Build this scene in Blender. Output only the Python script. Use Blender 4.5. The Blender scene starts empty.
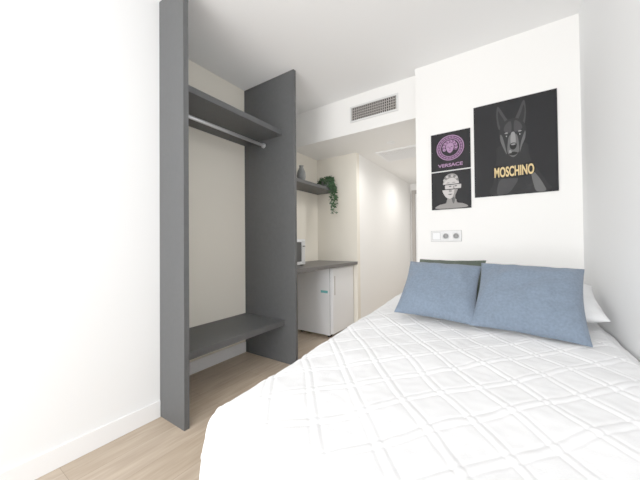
import bpy, bmesh, math, random
import numpy as np
from mathutils import Vector, Matrix, noise
random.seed(3)
scene=bpy.context.scene
# ---------------------------------------------------------------- materials
def mat(name,col,rough=.6,metal=0,bump=0,bscale=200,var=0,vscale=4,spec=.4,sheen=0):
    m=bpy.data.materials.new(name); m.use_nodes=True
    nt=m.node_tree; b=nt.nodes['Principled BSDF']
    b.inputs['Base Color'].default_value=(*col,1); b.inputs['Roughness'].default_value=rough
    b.inputs['Metallic'].default_value=metal; b.inputs['Specular IOR Level'].default_value=spec
    if sheen: b.inputs['Sheen Weight'].default_value=sheen
    tc=nt.nodes.new('ShaderNodeTexCoord')
    if var:
        n=nt.nodes.new('ShaderNodeTexNoise'); n.inputs['Scale'].default_value=vscale; n.inputs['Detail'].default_value=4
        nt.links.new(tc.outputs['Object'],n.inputs['Vector'])
        r=nt.nodes.new('ShaderNodeValToRGB')
        r.color_ramp.elements[0].position=.3; r.color_ramp.elements[1].position=.7
        r.color_ramp.elements[0].color=(*[c*(1-var) for c in col],1)
        r.color_ramp.elements[1].color=(*[min(1,c*(1+var)) for c in col],1)
        nt.links.new(n.outputs['Fac'],r.inputs['Fac']); nt.links.new(r.outputs['Color'],b.inputs['Base Color'])
    if bump:
        n=nt.nodes.new('ShaderNodeTexNoise'); n.inputs['Scale'].default_value=bscale; n.inputs['Detail'].default_value=3
        nt.links.new(tc.outputs['Object'],n.inputs['Vector'])
        bp=nt.nodes.new('ShaderNodeBump'); bp.inputs['Strength'].default_value=bump; bp.inputs['Distance'].default_value=.002
        nt.links.new(n.outputs['Fac'],bp.inputs['Height']); nt.links.new(bp.outputs['Normal'],b.inputs['Normal'])
    return m
M_white=mat('wall_paint_white',(.87,.88,.885),.85,bump=.15,bscale=300)
M_ceil=mat('ceiling_paint',(.91,.91,.905),.9,bump=.1)
M_cream=mat('wall_paint_cream',(.84,.79,.68),.85,bump=.15,bscale=300)
M_warm=mat('wall_paint_warm_white',(.90,.89,.865),.85,bump=.1)
M_trim=mat('trim_white',(.9,.9,.9),.5)
M_grey=mat('laminate_grey',(.052,.054,.056),.55,bump=.2,bscale=500,var=.06,vscale=30)
M_counter=mat('counter_grey',(.075,.07,.066),.45)
M_steel=mat('brushed_steel',(.62,.63,.65),.3,metal=.8)
M_plastic=mat('white_plastic',(.82,.83,.84),.35)
M_black=mat('black_plastic',(.015,.015,.016),.3)
M_slot=mat('dark_slot',(.035,.03,.028),.8)
M_fins=mat('vent_fins',(.45,.42,.39),.5,metal=.2)
M_teal=mat('teal_sticker',(.1,.42,.42),.5)
M_blue=mat('linen_blue',(.112,.155,.22),.9,bump=.6,bscale=350,var=.14,vscale=90,sheen=.1)
M_olive=mat('linen_olive',(.045,.06,.042),.9,bump=.6,bscale=350,var=.1,vscale=60)
M_sheet=mat('white_cotton',(.85,.86,.87),.9,bump=.3,bscale=300)
M_cover=mat('white_quilt_cotton',(.83,.835,.85),.85,bump=.35,bscale=260)
M_mattress=mat('mattress_ticking',(.75,.75,.74),.9)
M_leaf=mat('leaf_green',(.03,.08,.03),.6,var=.4,vscale=25)
M_pot=mat('pot_grey',(.15,.15,.15),.6)
M_ceramic=mat('ceramic_grey',(.18,.19,.19),.4)
M_glass=mat('window_frame_grey',(.75,.75,.75),.4)
def wood():
    m=bpy.data.materials.new('oak_planks'); m.use_nodes=True; nt=m.node_tree; b=nt.nodes['Principled BSDF']
    tc=nt.nodes.new('ShaderNodeTexCoord'); mp=nt.nodes.new('ShaderNodeMapping')
    mp.inputs['Rotation'].default_value=(0,0,math.pi/2)
    nt.links.new(tc.outputs['Object'],mp.inputs['Vector'])
    br=nt.nodes.new('ShaderNodeTexBrick'); br.inputs['Scale'].default_value=1
    br.inputs['Brick Width'].default_value=1.25; br.inputs['Row Height'].default_value=.19
    br.inputs['Mortar Size'].default_value=.0012; br.inputs['Mortar Smooth'].default_value=.2; br.offset=.37
    br.inputs['Color1'].default_value=(.44,.34,.24,1); br.inputs['Color2'].default_value=(.52,.415,.31,1)
    br.inputs['Mortar'].default_value=(.28,.21,.15,1)
    nt.links.new(mp.outputs['Vector'],br.inputs['Vector'])
    mp2=nt.nodes.new('ShaderNodeMapping'); mp2.inputs['Scale'].default_value=(14,1.2,1)
    nt.links.new(tc.outputs['Object'],mp2.inputs['Vector'])
    n=nt.nodes.new('ShaderNodeTexNoise'); n.inputs['Scale'].default_value=3; n.inputs['Detail'].default_value=8; n.inputs['Distortion'].default_value=.6
    nt.links.new(mp2.outputs['Vector'],n.inputs['Vector'])
    r=nt.nodes.new('ShaderNodeValToRGB'); r.color_ramp.elements[0].position=.3; r.color_ramp.elements[0].color=(.74,.71,.68,1)
    r.color_ramp.elements[1].position=.7; r.color_ramp.elements[1].color=(1,1,1,1)
    nt.links.new(n.outputs['Fac'],r.inputs['Fac'])
    mx=nt.nodes.new('ShaderNodeMixRGB'); mx.blend_type='MULTIPLY'; mx.inputs[0].default_value=1
    nt.links.new(br.outputs['Color'],mx.inputs[1]); nt.links.new(r.outputs['Color'],mx.inputs[2])
    nt.links.new(mx.outputs['Color'],b.inputs['Base Color']); b.inputs['Roughness'].default_value=.5
    bp=nt.nodes.new('ShaderNodeBump'); bp.inputs['Strength'].default_value=.1; bp.inputs['Distance'].default_value=.002
    nt.links.new(n.outputs['Fac'],bp.inputs['Height']); nt.links.new(bp.outputs['Normal'],b.inputs['Normal'])
    return m
M_wood=wood()
# ---------------------------------------------------------------- helpers
def link(o,parent=None):
    scene.collection.objects.link(o)
    if parent: o.parent=parent
    return o
def empty(name):
    e=bpy.data.objects.new(name,None); e.empty_display_size=.1; return link(e)
def boxes(name,bs,m,bevel=0,parent=None):
    bm=bmesh.new()
    for (x0,x1,y0,y1,z0,z1) in bs:
        g=bmesh.ops.create_cube(bm,size=1)
        for v in g['verts']:
            v.co=Vector(((x0+x1)/2+v.co.x*(x1-x0),(y0+y1)/2+v.co.y*(y1-y0),(z0+z1)/2+v.co.z*(z1-z0)))
    me=bpy.data.meshes.new(name); bm.to_mesh(me); bm.free()
    o=bpy.data.objects.new(name,me); me.materials.append(m); link(o,parent)
    if bevel:
        md=o.modifiers.new('bevel','BEVEL'); md.width=bevel; md.segments=3; md.limit_method='ANGLE'
    return o
def meshobj(name,vs,fs,m,parent=None,smooth=False):
    me=bpy.data.meshes.new(name); me.from_pydata([tuple(v) for v in vs],[],fs); me.update()
    if smooth:
        for p in me.polygons: p.use_smooth=True
    o=bpy.data.objects.new(name,me); me.materials.append(m); return link(o,parent)
def lathe(name,prof,c,m,parent=None,seg=32,axis='z'):
    vs=[];fs=[]
    for (r,z) in prof:
        for i in range(seg):
            a=2*math.pi*i/seg
            p=(r*math.cos(a),r*math.sin(a),z)
            if axis=='y': p=(p[0],p[2],p[1])
            vs.append((c[0]+p[0],c[1]+p[1],c[2]+p[2]))
    for j in range(len(prof)-1):
        for i in range(seg):
            k=(i+1)%seg
            fs.append((j*seg+i,j*seg+k,(j+1)*seg+k,(j+1)*seg+i))
    fs.append(tuple(range(seg))[::-1]); fs.append(tuple((len(prof)-1)*seg+i for i in range(seg)))
    return meshobj(name,vs,fs,m,parent,True)
# ---------------------------------------------------------------- room
XL,XN,XF=-1.887,-2.27,-1.612
Y1,Y2=.956,2.008
ZC=2.695; YB=2.649; XR=.427; XC=-.70; YS=2.75; ZS=2.289; YK=3.35; XH=-1.65; YE=5.8; YW=-2.3
boxes('floor',[(-2.6,.7,YW-.2,6.0,-.1,0)],M_wood)
boxes('ceiling',[(-2.6,.7,YW-.2,6.0,ZC,ZC+.1)],M_ceil)
boxes('wall_left',[(-2.6,XL,YW-.2,Y1,0,ZC)],M_white)
boxes('wall_niche',[(-2.6,XN,Y1,YK,0,ZC)],M_cream)
boxes('wall_kitchenette',[(-2.6,XH,YK,YK+.08,0,ZC)],M_cream)
boxes('wall_hall_left',[(-2.6,XH,YK+.08,6.0,0,ZC)],M_warm)
boxes('wall_hall_end',[(XH,XC,YE,6.0,0,ZC)],M_warm)
boxes('wall_back',[(XC,.7,YB,6.0,0,ZC)],M_warm)
boxes('wall_right',[(XR,.7,YW-.2,YB,0,ZC)],M_white)
boxes('wall_window',[(XL,-1.75,YW-.2,YW,0,ZC),(.3,XR,YW-.2,YW,0,ZC),(-1.75,.3,YW-.2,YW,2.5,ZC),(-1.75,.3,YW-.2,YW,0,.1)],M_white)
boxes('ceiling_soffit',[(XN,XC,YS,YE,ZS,ZC)],M_warm)
w=empty('window_1')
yw0,yw1=YW-.15,YW-.08
boxes('frame',[(-1.75,-1.70,yw0,yw1,.1,2.5),(.25,.3,yw0,yw1,.1,2.5),(-1.70,.25,yw0,yw1,.1,.15),(-1.70,.25,yw0,yw1,2.45,2.5),(-.75,-.69,yw0,yw1,.15,2.45)],M_glass,.004,w)
bb=.105
def base(n,b): boxes(n,[b],M_trim,.003)
base('baseboard_left',(XL,XL+.012,YW,Y1-.002,0,bb))
base('baseboard_niche',(XN,XN+.012,Y1+.04,Y2-.002,0,bb))
base('baseboard_hall',(XH,XH+.012,YK+.0,YE,0,bb))
base('baseboard_kitchenette',(XN,XN+.012,Y2+.04,2.78,0,bb))
d=empty('door_1')
boxes('door_leaf',[(-1.55,-.78,YE-.03,YE-.005,.005,2.08)],M_trim,.003,d)
boxes('door_frame',[(-1.62,-1.555,YE-.05,YE-.001,0,2.15),(-.775,-.71,YE-.05,YE-.001,0,2.15),(-1.555,-.775,YE-.05,YE-.001,2.085,2.15)],mat('door_frame_taupe',(.4,.37,.34),.5),.003,d)
boxes('handle',[(-1.50,-1.38,YE-.09,YE-.07,1.03,1.05),(-1.50,-1.48,YE-.07,YE-.03,1.03,1.05)],M_steel,.004,d)
# ---------------------------------------------------------------- wardrobe
w=empty('open_wardrobe')
T=.034
boxes('side_panel_1',[(XL+.001,XF,Y1+.001,Y1+T,0,ZC-.002),(XN+.001,XL+.001,Y1+.001,Y1+T,0,ZC-.002)],M_grey,0,w)
boxes('side_panel_2',[(XN+.001,XF,Y2,Y2+T,0,ZC-.002)],M_grey,.002,w)
boxes('bottom_shelf',[(XN+.001,-1.737,Y1+T,Y2,.352,.397)],M_grey,.002,w)
boxes('top_shelf',[(XN+.001,-1.75,Y1+T,Y2,2.115,2.16)],M_grey,.002,w)
lathe('hanging_rail',[(.014,0),(.014,Y2-Y1-T)],(-1.99,Y1+T,2.065),M_steel,w,24,'y')
lathe('rail_socket_1',[(.024,0),(.024,.012)],(-1.99,Y1+T,2.065),M_steel,w,24,'y')
lathe('rail_socket_2',[(.024,0),(.024,.012)],(-1.99,Y2-.012,2.065),M_steel,w,24,'y')
# ---------------------------------------------------------------- kitchenette
boxes('kitchen_counter',[(XN+.001,-1.645,Y2+T+.002,YK-.001,.825,.865)],M_counter,.003)
f=empty('mini_fridge')
FX=-1.70;FY0=2.81;FY1=3.33
boxes('cabinet',[(-2.22,FX-.05,FY0,FY1,.03,.815)],M_plastic,.008,f)
boxes('door',[(FX-.045,FX,FY0,FY1,.05,.815)],M_plastic,.010,f)
boxes('gasket',[(FX-.052,FX-.043,FY0+.008,FY1-.008,.055,.81)],M_slot,0,f)
boxes('feet',[(-2.2,-2.16,FY0+.03,FY0+.07,0,.03),(-1.8,-1.76,FY0+.03,FY0+.07,0,.03),(-2.2,-2.16,FY1-.07,FY1-.03,0,.03),(-1.8,-1.76,FY1-.07,FY1-.03,0,.03)],M_black,0,f)
boxes('handle_recess',[(FX-.001,FX+.002,FY0+.03,FY0+.05,.5,.72)],M_fins,0,f)
boxes('energy_label',[(FX-.17,FX-.07,FY0-.001,FY0+.001,.52,.55)],M_teal,0,f)
m=empty('microwave_oven')
mx=-1.86;my0,my1=2.08,2.50
boxes('case',[(-2.2,mx,my0,my1,.877,1.15)],M_plastic,.008,m)
boxes('door_window',[(mx-.002,mx+.006,my0+.03,my1-.075,.91,1.12)],M_black,.002,m)
boxes('control_panel',[(mx-.002,mx+.004,my1-.065,my1-.012,.89,1.135)],mat('panel_grey',(.6,.6,.6),.4),.002,m)
lathe('knob_1',[(.014,0),(.014,.01)],(mx+.01,my1-.038,1.07),M_black,m,20)
boxes('feet',[(-2.18,-2.15,my0+.02,my0+.05,.866,.878),(-1.9,-1.87,my0+.02,my0+.05,.866,.878),(-2.18,-2.15,my1-.05,my1-.02,.866,.878),(-1.9,-1.87,my1-.05,my1-.02,.866,.878)],M_black,0,m)
boxes('wall_shelf',[(XN+.001,-1.95,Y2+T+.002,YK-.001,1.795,1.835)],M_grey,.002)
v=empty('ceramic_vase')
lathe('body',[(.03,0),(.045,.01),(.055,.06),(.05,.11),(.03,.15),(.022,.17),(.03,.185),(.025,.185),(.018,.17)],(-2.03,2.66,1.836),M_ceramic,v)
p=empty('trailing_potted_plant')
px,py,pz=-2.03,3.2,1.836
lathe('pot',[(.045,0),(.05,.005),(.062,.09),(.062,.10),(.055,.10),(.05,.085)],(px,py,pz),M_pot,p)
vs=[];fs=[]
def leaf(c,dirv,L,W):
    dirv=dirv.normalized(); up=Vector((random.uniform(-1,1),random.uniform(-1,1),random.uniform(-.3,1)))
    s=dirv.cross(up).normalized(); n=s.cross(dirv).normalized()
    prof=[(0,0),(.25,.8),(.5,1),(.78,.65),(1,0)]
    b=len(vs); vs.append(c)
    for t,wd in prof[1:-1]:
        vs.append(c+dirv*L*t+s*W*wd/2+n*.12*W); vs.append(c+dirv*L*t); vs.append(c+dirv*L*t-s*W*wd/2+n*.12*W)
    vs.append(c+dirv*L)
    fs.extend([(b,b+1,b+2),(b,b+2,b+3)])
    for k in (0,3): fs.extend([(b+1+k,b+4+k,b+5+k,b+2+k),(b+2+k,b+5+k,b+6+k,b+3+k)])
    fs.extend([(b+7,b+10,b+8),(b+8,b+10,b+9)])
stems=[]
for i in range(24):
    front=i%3!=0
    a=random.uniform(-1.0,1.1) if front else random.uniform(-2.6,3)
    ln=random.choice([.12,.25,.35,.45,.52]) if front else .03
    pts=[]
    for k in range(14):
        t=k/13
        out=.03+.085*min(1,t*2.2)
        z=pz+.09+.05*math.sin(min(1,t*2.5)*math.pi)-max(0,t-.25)*ln*1.25
        pts.append(Vector((px+out*math.cos(a)*1.0+(.02*t if front else 0),py+out*math.sin(a)*.8,z)))
    if not front or px+.115*math.cos(a)<-1.94:
        for q in pts: q.z=max(q.z,pz+.03)
    stems.append(pts)
    for k in range(1,14):
        for _ in range(2):
            dv=Vector((random.uniform(-1,1)+.3,random.uniform(-1,1),random.uniform(-1,.4)))
            leaf(pts[k]+Vector((random.uniform(-.008,.008),)*3),dv,random.uniform(.028,.05),random.uniform(.016,.025))
for q in vs:
    q.y=min(q.y,YK-.005)
meshobj('leaves',vs,fs,M_leaf,p,True)
cu=bpy.data.curves.new('stems','CURVE'); cu.dimensions='3D'; cu.bevel_depth=.0015
for pts in stems:
    s=cu.splines.new('POLY'); s.points.add(len(pts)-1)
    for k,q in enumerate(pts): s.points[k].co=(*q,1)
cu.materials.append(M_leaf); link(bpy.data.objects.new('stems',cu),p)
# ---------------------------------------------------------------- vents
g=empty('air_vent')
x0,x1,z0,z1=-1.42,-.89,2.405,2.578
e=.018
boxes('frame',[(x0,x1,YS-.014,YS,z0,z0+e),(x0,x1,YS-.014,YS,z1-e,z1),(x0,x0+e,YS-.014,YS,z0+e,z1-e),(x1-e,x1,YS-.014,YS,z0+e,z1-e)],mat('vent_frame',(.7,.7,.69),.5),.002,g)
boxes('backing',[(x0+e,x1-e,YS-.003,YS-.001,z0+e,z1-e)],M_slot,0,g)
n=22
boxes('fins_vertical',[(x0+e+(x1-x0-2*e)*(i+.5)/n-.0022,x0+e+(x1-x0-2*e)*(i+.5)/n+.0022,YS-.012,YS-.004,z0+e,z1-e) for i in range(n)],M_fins,0,g)
boxes('fins_horizontal',[(x0+e,x1-e,YS-.008,YS-.004,z0+e+(z1-z0-2*e)*i/5-.0022,z0+e+(z1-z0-2*e)*i/5+.0022) for i in range(1,5)],M_fins,0,g)
g=empty('ceiling_return_grille')
x0,x1,y0,y1=-1.45,-.93,3.5,3.98
boxes('frame',[(x0,x1,y0,y0+.03,ZS-.012,ZS),(x0,x1,y1-.03,y1,ZS-.012,ZS),(x0,x0+.03,y0+.03,y1-.03,ZS-.012,ZS),(x1-.03,x1,y0+.03,y1-.03,ZS-.012,ZS)],M_trim,.002,g)
boxes('backing',[(x0+.03,x1-.03,y0+.03,y1-.03,ZS-.003,ZS-.001)],mat('grille_shadow',(.20,.19,.17),.8),0,g)
boxes('slats',[(x0+.03,x1-.03,y0+.03+.42*(i+.5)/12-.008,y0+.03+.42*(i+.5)/12+.008,ZS-.010,ZS-.004) for i in range(12)],M_trim,0,g)
# ---------------------------------------------------------------- sockets
s=empty('wall_socket_plate')
sx0,sx1,sz0,sz1=-.575,-.335,1.112,1.20
boxes('surround',[(sx0-.003,sx1+.003,YB-.005,YB,sz0-.003,sz1+.003)],mat('plate_edge',(.35,.35,.35),.5),.001,s)
boxes('plate',[(sx0,sx1,YB-.012,YB-.004,sz0,sz1)],mat('plate_white',(.74,.74,.74),.4),.003,s)
sw=(sx1-sx0)/3
M_sock=mat('socket_recess',(.24,.24,.24),.5)
boxes('switch_gap',[(sx0+.011,sx0+sw-.004,YB-.0128,YB-.010,sz0+.012,sz1-.012)],M_sock,0,s)
boxes('switch_rocker',[(sx0+.013,sx0+sw-.006,YB-.016,YB-.012,sz0+.014,sz1-.014)],M_plastic,.002,s)
for i in (1,2):
    cx=sx0+sw*(i+.5)
    lathe('socket_rim_%d'%i,[(.030,0),(.030,.003)],(cx,YB-.0145,(sz0+sz1)/2),M_plastic,s,24,'y')
    lathe('socket_%d'%i,[(.022,0),(.022,.002)],(cx,YB-.016,(sz0+sz1)/2),M_sock,s,24,'y')
    boxes('pins_%d'%i,[(cx-.013,cx-.007,YB-.0175,YB-.0125,(sz0+sz1)/2-.003,(sz0+sz1)/2+.003),(cx+.007,cx+.013,YB-.0175,YB-.0125,(sz0+sz1)/2-.003,(sz0+sz1)/2+.003)],M_black,0,s)
# ---------------------------------------------------------------- posters
M_pblack=mat('poster_black',(.007,.007,.008),.6,spec=.12)
def gm(v,t=(1,1,1)): return mat('print_%d'%int(v*1000),(v*t[0],v*t[1],v*t[2]),.6,spec=.12)
def smoothpts(pts,n=6):
    out=[];N=len(pts)
    for i in range(N):
        p0,p1,p2,p3=[Vector(pts[(i+k-1)%N]) for k in range(4)]
        for j in range(n):
            t=j/n
            out.append(.5*((2*p1)+(-p0+p2)*t+(2*p0-5*p1+4*p2-p3)*t*t+(-p0+3*p1-3*p2+p3)*t**3))
    return out
class Poster:
    def __init__(s,name,x0,x1,z0,z1):
        s.e=empty(name); s.x0,s.x1,s.z0,s.z1=x0,x1,z0,z1; s.k=0; s.y=YB-.012
        boxes('panel',[(x0,x1,s.y,YB,z0,z1)],M_pblack,.001,s.e)
    def P(s,p,y): return (s.x0+(s.x1-s.x0)*p[0],y,s.z1-(s.z1-s.z0)*p[1])
    def shape(s,name,pts,m,smooth=True):
        s.k+=1; y=s.y-.0004-.00012*s.k
        if smooth: pts=smoothpts(pts)
        bm=bmesh.new(); f=bm.faces.new([bm.verts.new(s.P(p,y)) for p in pts])
        bmesh.ops.triangulate(bm,faces=[f],ngon_method='EAR_CLIP')
        me=bpy.data.meshes.new(name); bm.to_mesh(me); bm.free(); me.materials.append(m)
        link(bpy.data.objects.new(name,me),s.e)
    def text(s,t,cx,cy,w,h,m,bold=.0):
        s.k+=1; c=bpy.data.curves.new('lettering','FONT'); c.body=t; c.align_x='CENTER'; c.align_y='CENTER'; c.offset=bold
        o=bpy.data.objects.new('tmp',c); link(o); bpy.context.view_layer.update()
        dg=bpy.context.evaluated_depsgraph_get(); me=bpy.data.meshes.new_from_object(o.evaluated_get(dg))
        bpy.data.objects.remove(o)
        xs=[v.co.x for v in me.vertices]; ys=[v.co.y for v in me.vertices]
        y=s.y-.0004-.00012*s.k
        for v in me.vertices:
            a=(v.co.x-min(xs))/(max(xs)-min(xs))-.5; b=(v.co.y-min(ys))/(max(ys)-min(ys))-.5
            v.co=s.P((cx+a*w,cy-b*h),y)
        me.materials.clear(); me.materials.append(m)
        o=bpy.data.objects.new('lettering',me); link(o,s.e)
    def ring(s,name,cx,cy,r0,r1,m,n=48,asp=None):
        s.k+=1; y=s.y-.0004-.00012*s.k; W=s.x1-s.x0; vs=[];fs=[]
        for i in range(n):
            a=2*math.pi*i/n
            for r in (r0,r1): vs.append((s.x0+W*cx+W*r*math.cos(a),y,s.z1-(s.z1-s.z0)*cy+W*r*math.sin(a)))
        for i in range(n):
            k=(i+1)%n; fs.append((2*i,2*i+1,2*k+1,2*k))
        meshobj(name,vs,fs,m,s.e)
P=Poster('dog_poster',-.231,.301,1.464,2.204)
g1=gm(.012,(1,1,1.08)); g2=gm(.030,(1,1,1.05)); g3=gm(.08); g4=gm(.20); g5=gm(.55); gold=mat('print_gold',(.68,.48,.18),.5); gb=gm(.006)
P.shape('body',[(.30,.70),(.42,.64),(.60,.64),(.70,.68),(.80,.80),(.87,.90),(.88,.985),(.24,.985),(.25,.86)],g1)
P.shape('shoulder_light',[(.70,.76),(.78,.84),(.84,.93),(.86,.985),(.76,.985),(.72,.88)],g3)
P.shape('chest_light',[(.36,.82),(.48,.80),(.55,.84),(.50,.92),(.42,.985),(.30,.985),(.30,.90)],g2)
P.shape('neck',[(.32,.48),(.64,.48),(.68,.60),(.70,.72),(.50,.80),(.29,.72),(.30,.60)],g1)
P.shape('ear_a',[(.33,.30),(.30,.17),(.31,.06),(.34,.07),(.40,.16),(.45,.24),(.42,.30)],g2)
P.shape('ear_b',[(.52,.24),(.57,.14),(.62,.05),(.645,.06),(.655,.18),(.63,.30),(.56,.30)],g2)
P.shape('ear_a_inner',[(.345,.27),(.32,.17),(.325,.10),(.35,.14),(.39,.20),(.40,.26)],g1)
P.shape('ear_b_inner',[(.56,.25),(.60,.16),(.63,.09),(.64,.16),(.615,.26)],g1)
P.shape('head',[(.37,.24),(.49,.205),(.60,.24),(.655,.33),(.645,.43),(.60,.52),(.58,.61),(.50,.655),(.42,.61),(.39,.52),(.345,.43),(.335,.33)],g1)
P.shape('cheek_a',[(.345,.36),(.37,.38),(.40,.48),(.42,.57),(.39,.52),(.35,.43)],g3)
P.shape('cheek_b',[(.645,.36),(.62,.40),(.59,.48),(.575,.57),(.605,.50),(.64,.43)],g3)
P.shape('forehead_a',[(.41,.26),(.475,.235),(.48,.34),(.44,.345),(.39,.32)],g2)
P.shape('forehead_b',[(.52,.235),(.58,.26),(.61,.32),(.56,.345),(.515,.34)],g2)
P.shape('muzzle',[(.46,.38),(.54,.38),(.565,.46),(.565,.56),(.50,.61),(.435,.56),(.435,.46)],g3)
P.shape('muzzle_bridge',[(.478,.36),(.52,.36),(.53,.46),(.50,.48),(.47,.46)],g4)
P.shape('nose',[(.46,.475),(.50,.46),(.54,.475),(.535,.515),(.50,.535),(.465,.515)],gb)
P.shape('nose_light',[(.47,.478),(.50,.47),(.53,.478),(.50,.486)],g4)
P.shape('mouth',[(.445,.575),(.50,.555),(.555,.575),(.50,.595)],gb)
P.shape('lip_light',[(.45,.54),(.47,.535),(.48,.56),(.455,.565)],g4)
for cx in (.42,.58):
    P.shape('brow',[(cx-.022,.352),(cx,.343),(cx+.022,.352),(cx,.358)],g4)
    P.shape('eye',[(cx-.025,.385),(cx,.373),(cx+.025,.385),(cx,.398)],gb)
    P.shape('eye_glint',[(cx-.006,.384),(cx,.379),(cx+.006,.384),(cx,.389)],g5)
P.shape('collar_band',[(.27,.685),(.50,.71),(.72,.685),(.735,.80),(.50,.83),(.26,.80)],gb)
P.text('MOSCHINO',.50,.755,.47,.105,gold,.02)
P=Poster('medallion_poster',-.567,-.256,1.722,2.049)
pu=mat('print_purple',(.13,.05,.13),.6,spec=.2); pl=mat('print_lilac',(.31,.165,.31),.6,spec=.2)
P.ring('ring_outer',.5,.42,.325,.345,pl); P.ring('ring_key',.5,.42,.265,.31,pu); P.ring('ring_inner',.5,.42,.235,.25,pl)
for i in range(24):
    a=2*math.pi*i/24; P.ring('key',.5+.287*math.cos(a),.42+.287*math.sin(a)*.311/.327,.006,.016,pl,8)
for i in range(16):
    a=math.pi*(-.12+1.24*i/15); r=.155
    P.ring('curl',.5+r*math.cos(a),.41-r*math.sin(a),.012,.038,pl if i%2 else pu,12)
P.shape('face',[(.42,.33),(.5,.30),(.58,.33),(.595,.42),(.565,.51),(.5,.56),(.435,.51),(.405,.42)],pl)
for cx in (.455,.545): P.shape('eye',[(cx-.022,.40),(cx,.392),(cx+.022,.40),(cx,.412)],M_pblack)
P.shape('nose',[(.49,.41),(.51,.41),(.515,.455),(.485,.455)],pu); P.shape('mouth',[(.47,.49),(.5,.483),(.53,.49),(.5,.505)],pu)
P.text('VERSACE',.5,.875,.62,.085,pl,.02)
P=Poster('statue_poster',-.567,-.256,1.386,1.712)
wh=gm(.50,(1,.94,.92)); wm=gm(.22,(1,.95,.92)); wd=gm(.07)
def seg(dx,y0,y1):
    def prof(y):
        t=(y-.40)/.33
        return .20*math.sqrt(max(0,1-abs(t)**2.4))*(1-.18*max(0,t)**1.5)
    n=8; L=[];Rr=[]
    for i in range(n+1):
        y=y0+(y1-y0)*i/n; hw=prof(y); L.append((.51+dx-hw,y)); Rr.append((.51+dx+hw,y))
    P.shape('head_slice',L+Rr[::-1],wh,False)
P.shape('shoulders',[(.14,.97),(.20,.88),(.38,.84),(.42,.74),(.62,.74),(.66,.84),(.82,.88),(.88,.97)],wm)
P.shape('neck',[(.42,.62),(.60,.62),(.60,.80),(.64,.86),(.51,.92),(.38,.86),(.42,.80)],wm)
P.shape('neck_shade',[(.52,.70),(.59,.68),(.60,.80),(.56,.86)],wd)
seg(0,.08,.345); seg(.05,.37,.47); seg(-.03,.495,.73)
P.shape('hair',[(.32,.30),(.35,.16),(.45,.085),(.57,.08),(.67,.15),(.70,.30),(.65,.25),(.57,.19),(.46,.20),(.38,.25)],wm)
for i in range(8):
    a=math.pi*(i+.5)/8; P.ring('hair_curl',.51+.165*math.cos(a),.26-.13*math.sin(a),.012,.03,wh if i%2 else wd,12)
for cx in (.44,.58): P.shape('brow',[(cx-.05,.315),(cx,.295),(cx+.05,.315),(cx,.325)],wm)
for cx in (.49,.63): P.shape('eye',[(cx-.04,.405),(cx,.39),(cx+.04,.405),(cx,.425)],wd)
P.shape('nose_shade',[(.565,.40),(.585,.40),(.60,.465),(.565,.465)],wm)
P.shape('nose_tip',[(.46,.50),(.52,.50),(.53,.545),(.49,.56),(.455,.545)],wm)
P.shape('lips',[(.43,.61),(.49,.60),(.55,.61),(.49,.635)],wd)
P.shape('cheek_shade',[(.60,.50),(.66,.51),(.62,.63),(.54,.71),(.58,.60)],wm)
# ---------------------------------------------------------------- bed
bed=empty('bed')
ZT=.655
boxes('base',[(-.60,.34,.60,2.60,.16,.36)],M_grey,.01,bed)
boxes('mattress',[(-.63,.39,.55,2.62,.362,.62)],M_mattress,.05,bed)
boxes('legs',[(-.56,-.50,.65,.71,0,.165),(.28,.34,.65,.71,0,.165),(-.56,-.50,2.45,2.51,0,.165),(.28,.34,2.45,2.51,0,.165)],M_black,.004,bed)
r=.07; Lh=.36
yf,yh=.45,2.625
def xl(y): return -.705-.155*max(0,min(1,(y-yf)/(yh-yf)))
NX,NY=420,660
xs=np.linspace(-.70-r-Lh+.04,.415,NX); ys=np.linspace(yf-Lh,yh,NY)
ca,sa=math.cos(.70),math.sin(.70)
def quilt(x,y):
    h=0
    wx=x+.014*noise.noise(Vector((x*4,y*4,5))); wy=y+.014*noise.noise(Vector((x*4,y*4,9)))
    for sgn,sp in ((1,.13),(-1,.13)):
        c=wx*ca+sgn*wy*sa
        k=(c/sp)%1.0
        for q0 in (.40,.60):
            dd=(k-q0)*sp
            h-=.0024*math.exp(-(dd/.0042)**2)
        dd=(k-.5)*sp
        h+=.0014*math.exp(-(dd/.010)**2)
    h+=.0016*noise.noise(Vector((x*28,y*28,2)))
    return h
vs=[]
for j,y in enumerate(ys):
    for i,x in enumerate(xs):
        yy=max(y,yf+r)
        L=xl(yy)+r
        cx=min(max(x,L),.37); cy=max(y,yf+r)
        ox,oy=x-cx,y-cy
        dist=math.hypot(ox,oy)
        hq=quilt(x,y)
        soft=.012*noise.noise(Vector((x*3,y*3,0)))+.006*noise.noise(Vector((x*9,y*7,3)))
        if dist<1e-6:
            vs.append((cx,cy,ZT+hq+soft)); continue
        nx,ny=ox/dist,oy/dist
        if ox>0:
            v=[min(.42,cx+ox),cy,ZT-ox*.6+hq+soft]
            if oy<0:
                a=min(abs(oy)/r,math.pi/2); v=[min(.42,cx+ox),cy-r*math.sin(a),max(.03,ZT-r*(1-math.cos(a))-max(0,abs(oy)-r*math.pi/2))]
            vs.append(tuple(v)); continue
        a=min(dist/r,math.pi/2); down=max(0,dist-r*math.pi/2)
        fold=(.018*math.sin((y if abs(nx)>abs(ny) else x)*17)+.01*noise.noise(Vector((x*6,y*6,8))))*min(1,down/.15)
        rad=r*math.sin(a)+fold+down*.10+hq*math.sin(a)
        z=ZT-r*(1-math.cos(a))-down+(hq+soft)*math.cos(a)
        vs.append((cx+nx*rad,cy+ny*rad,max(.03,z)))
fs=[(j*NX+i,j*NX+i+1,(j+1)*NX+i+1,(j+1)*NX+i) for j in range(NY-1) for i in range(NX-1)]
meshobj('coverlet',vs,fs,M_cover,bed,True)
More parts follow.
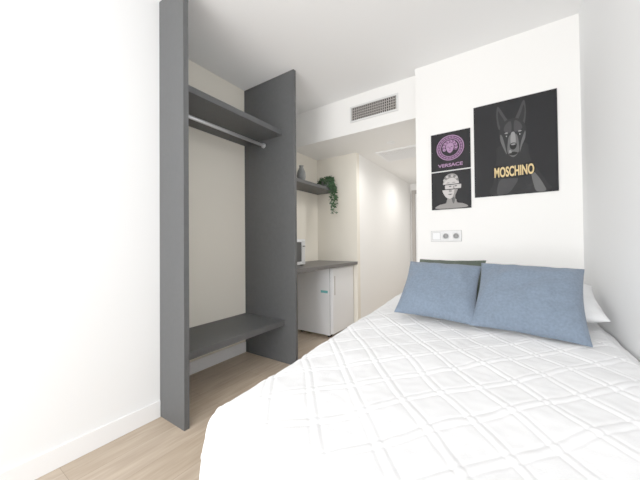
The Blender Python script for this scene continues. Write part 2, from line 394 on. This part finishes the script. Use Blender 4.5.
# ---------------------------------------------------------------- cushions
def cushion(name,w,h,t,loc,tilt,yaw,m,seed=0,roll=0,pinch=.07):
    N=40; vs=[];fs=[]
    for side in (1,-1):
        for j in range(N+1):
            for i in range(N+1):
                u=math.sin((i/N*2-1)*math.pi/2); v=math.sin((j/N*2-1)*math.pi/2)
                x=w/2*u*(1-pinch*(1-v*v)); z=h/2*v*(1-pinch*(1-u*u))
                th=t/2*((1-abs(u)**2.6)*(1-abs(v)**2.6))**.55
                wr=.018*noise.noise(Vector((x*9+seed,z*9,side)))+.012*noise.noise(Vector((x*22+seed,z*16,side)))
                edge=(1-abs(u)**6)*(1-abs(v)**6)
                rim=.003*noise.noise(Vector((x*12,z*12,seed)))
                vs.append(Vector((x,-side*(th+wr*edge)+rim,z)))
    n1=(N+1)**2
    for s,b in ((0,0),(1,n1)):
        for j in range(N):
            for i in range(N):
                q=(b+j*(N+1)+i,b+j*(N+1)+i+1,b+(j+1)*(N+1)+i+1,b+(j+1)*(N+1)+i)
                fs.append(q if s==0 else q[::-1])
    o=meshobj(name,vs,fs,m,None,True)
    bm=bmesh.new(); bm.from_mesh(o.data); bmesh.ops.remove_doubles(bm,verts=bm.verts,dist=.0012); bm.to_mesh(o.data); bm.free()
    o.rotation_euler=(math.radians(tilt),math.radians(roll),math.radians(yaw)); o.location=loc
    return o
cushion('throw_cushion',.42,.43,.14,(-.350,1.775,.828),-50,2,M_blue,1,3)
cushion('throw_cushion',.455,.45,.15,(.068,1.765,.822),-49,-4,M_blue,7,2)
cushion('olive_cushion',.42,.42,.08,(-.335,1.965,.848),-50,0,M_olive,4)
cushion('bed_pillow',.46,.46,.15,(.165,2.08,.78),-76,-2,M_sheet,12)
cushion('bed_pillow',.50,.34,.12,(-.37,2.43,.745),-88,0,M_sheet,20)
# ---------------------------------------------------------------- lights
wd=bpy.data.worlds.new('sky'); scene.world=wd; wd.use_nodes=True
bg=wd.node_tree.nodes['Background']; bg.inputs['Color'].default_value=(.95,.97,1,1); bg.inputs['Strength'].default_value=1.5
def area(name,loc,rot,sx,sy,p,col=(1,1,1)):
    l=bpy.data.lights.new(name,'AREA'); l.shape='RECTANGLE'; l.size=sx; l.size_y=sy; l.energy=p; l.color=col
    o=bpy.data.objects.new(name,l); link(o); o.location=loc; o.rotation_euler=rot
area('window_daylight',(-.73,YW-.02,1.35),(math.radians(99),0,0),2.0,2.2,85,(1,.995,.99))
hall_fill=empty('added_hall_fill')  # fill spots added to brighten the hall, with invented ceiling fixtures
for i,(x,y) in enumerate([(-1.15,3.25),(-1.15,4.7)]):
    lathe('added_fill_ring_%d'%i,[(.045,0),(.05,-.006),(.04,-.008),(.035,-.002)],(x,y,ZS-.001),M_trim,hall_fill)
    l=bpy.data.lights.new('fill_spot','SPOT'); l.energy=32; l.spot_size=3.05; l.spot_blend=1; l.shadow_soft_size=.08; l.color=(1,.965,.92)
    o=bpy.data.objects.new('added_fill_spot_%d'%i,l); link(o,hall_fill); o.location=(x,y,ZS-.02)
# ---------------------------------------------------------------- camera
yaw,pit,rol=[math.radians(a) for a in (33.691,.742,-.530)]
F=Vector((-math.sin(yaw)*math.cos(pit),math.cos(yaw)*math.cos(pit),math.sin(pit)))
R=Vector((math.cos(yaw),math.sin(yaw),0)); U=R.cross(F)
R2=R*math.cos(rol)+U*math.sin(rol); U2=U*math.cos(rol)-R*math.sin(rol)
cam=bpy.data.cameras.new('camera'); cam.sensor_width=36; cam.lens=36*284.1/640; cam.clip_start=.02
co=bpy.data.objects.new('camera',cam); link(co)
mt=Matrix((R2,U2,-F)).transposed().to_4x4(); mt.translation=(0,0,1.1); co.matrix_world=mt
scene.camera=co
scene.view_settings.view_transform='Standard'; scene.view_settings.exposure=.25; scene.view_settings.gamma=1.42
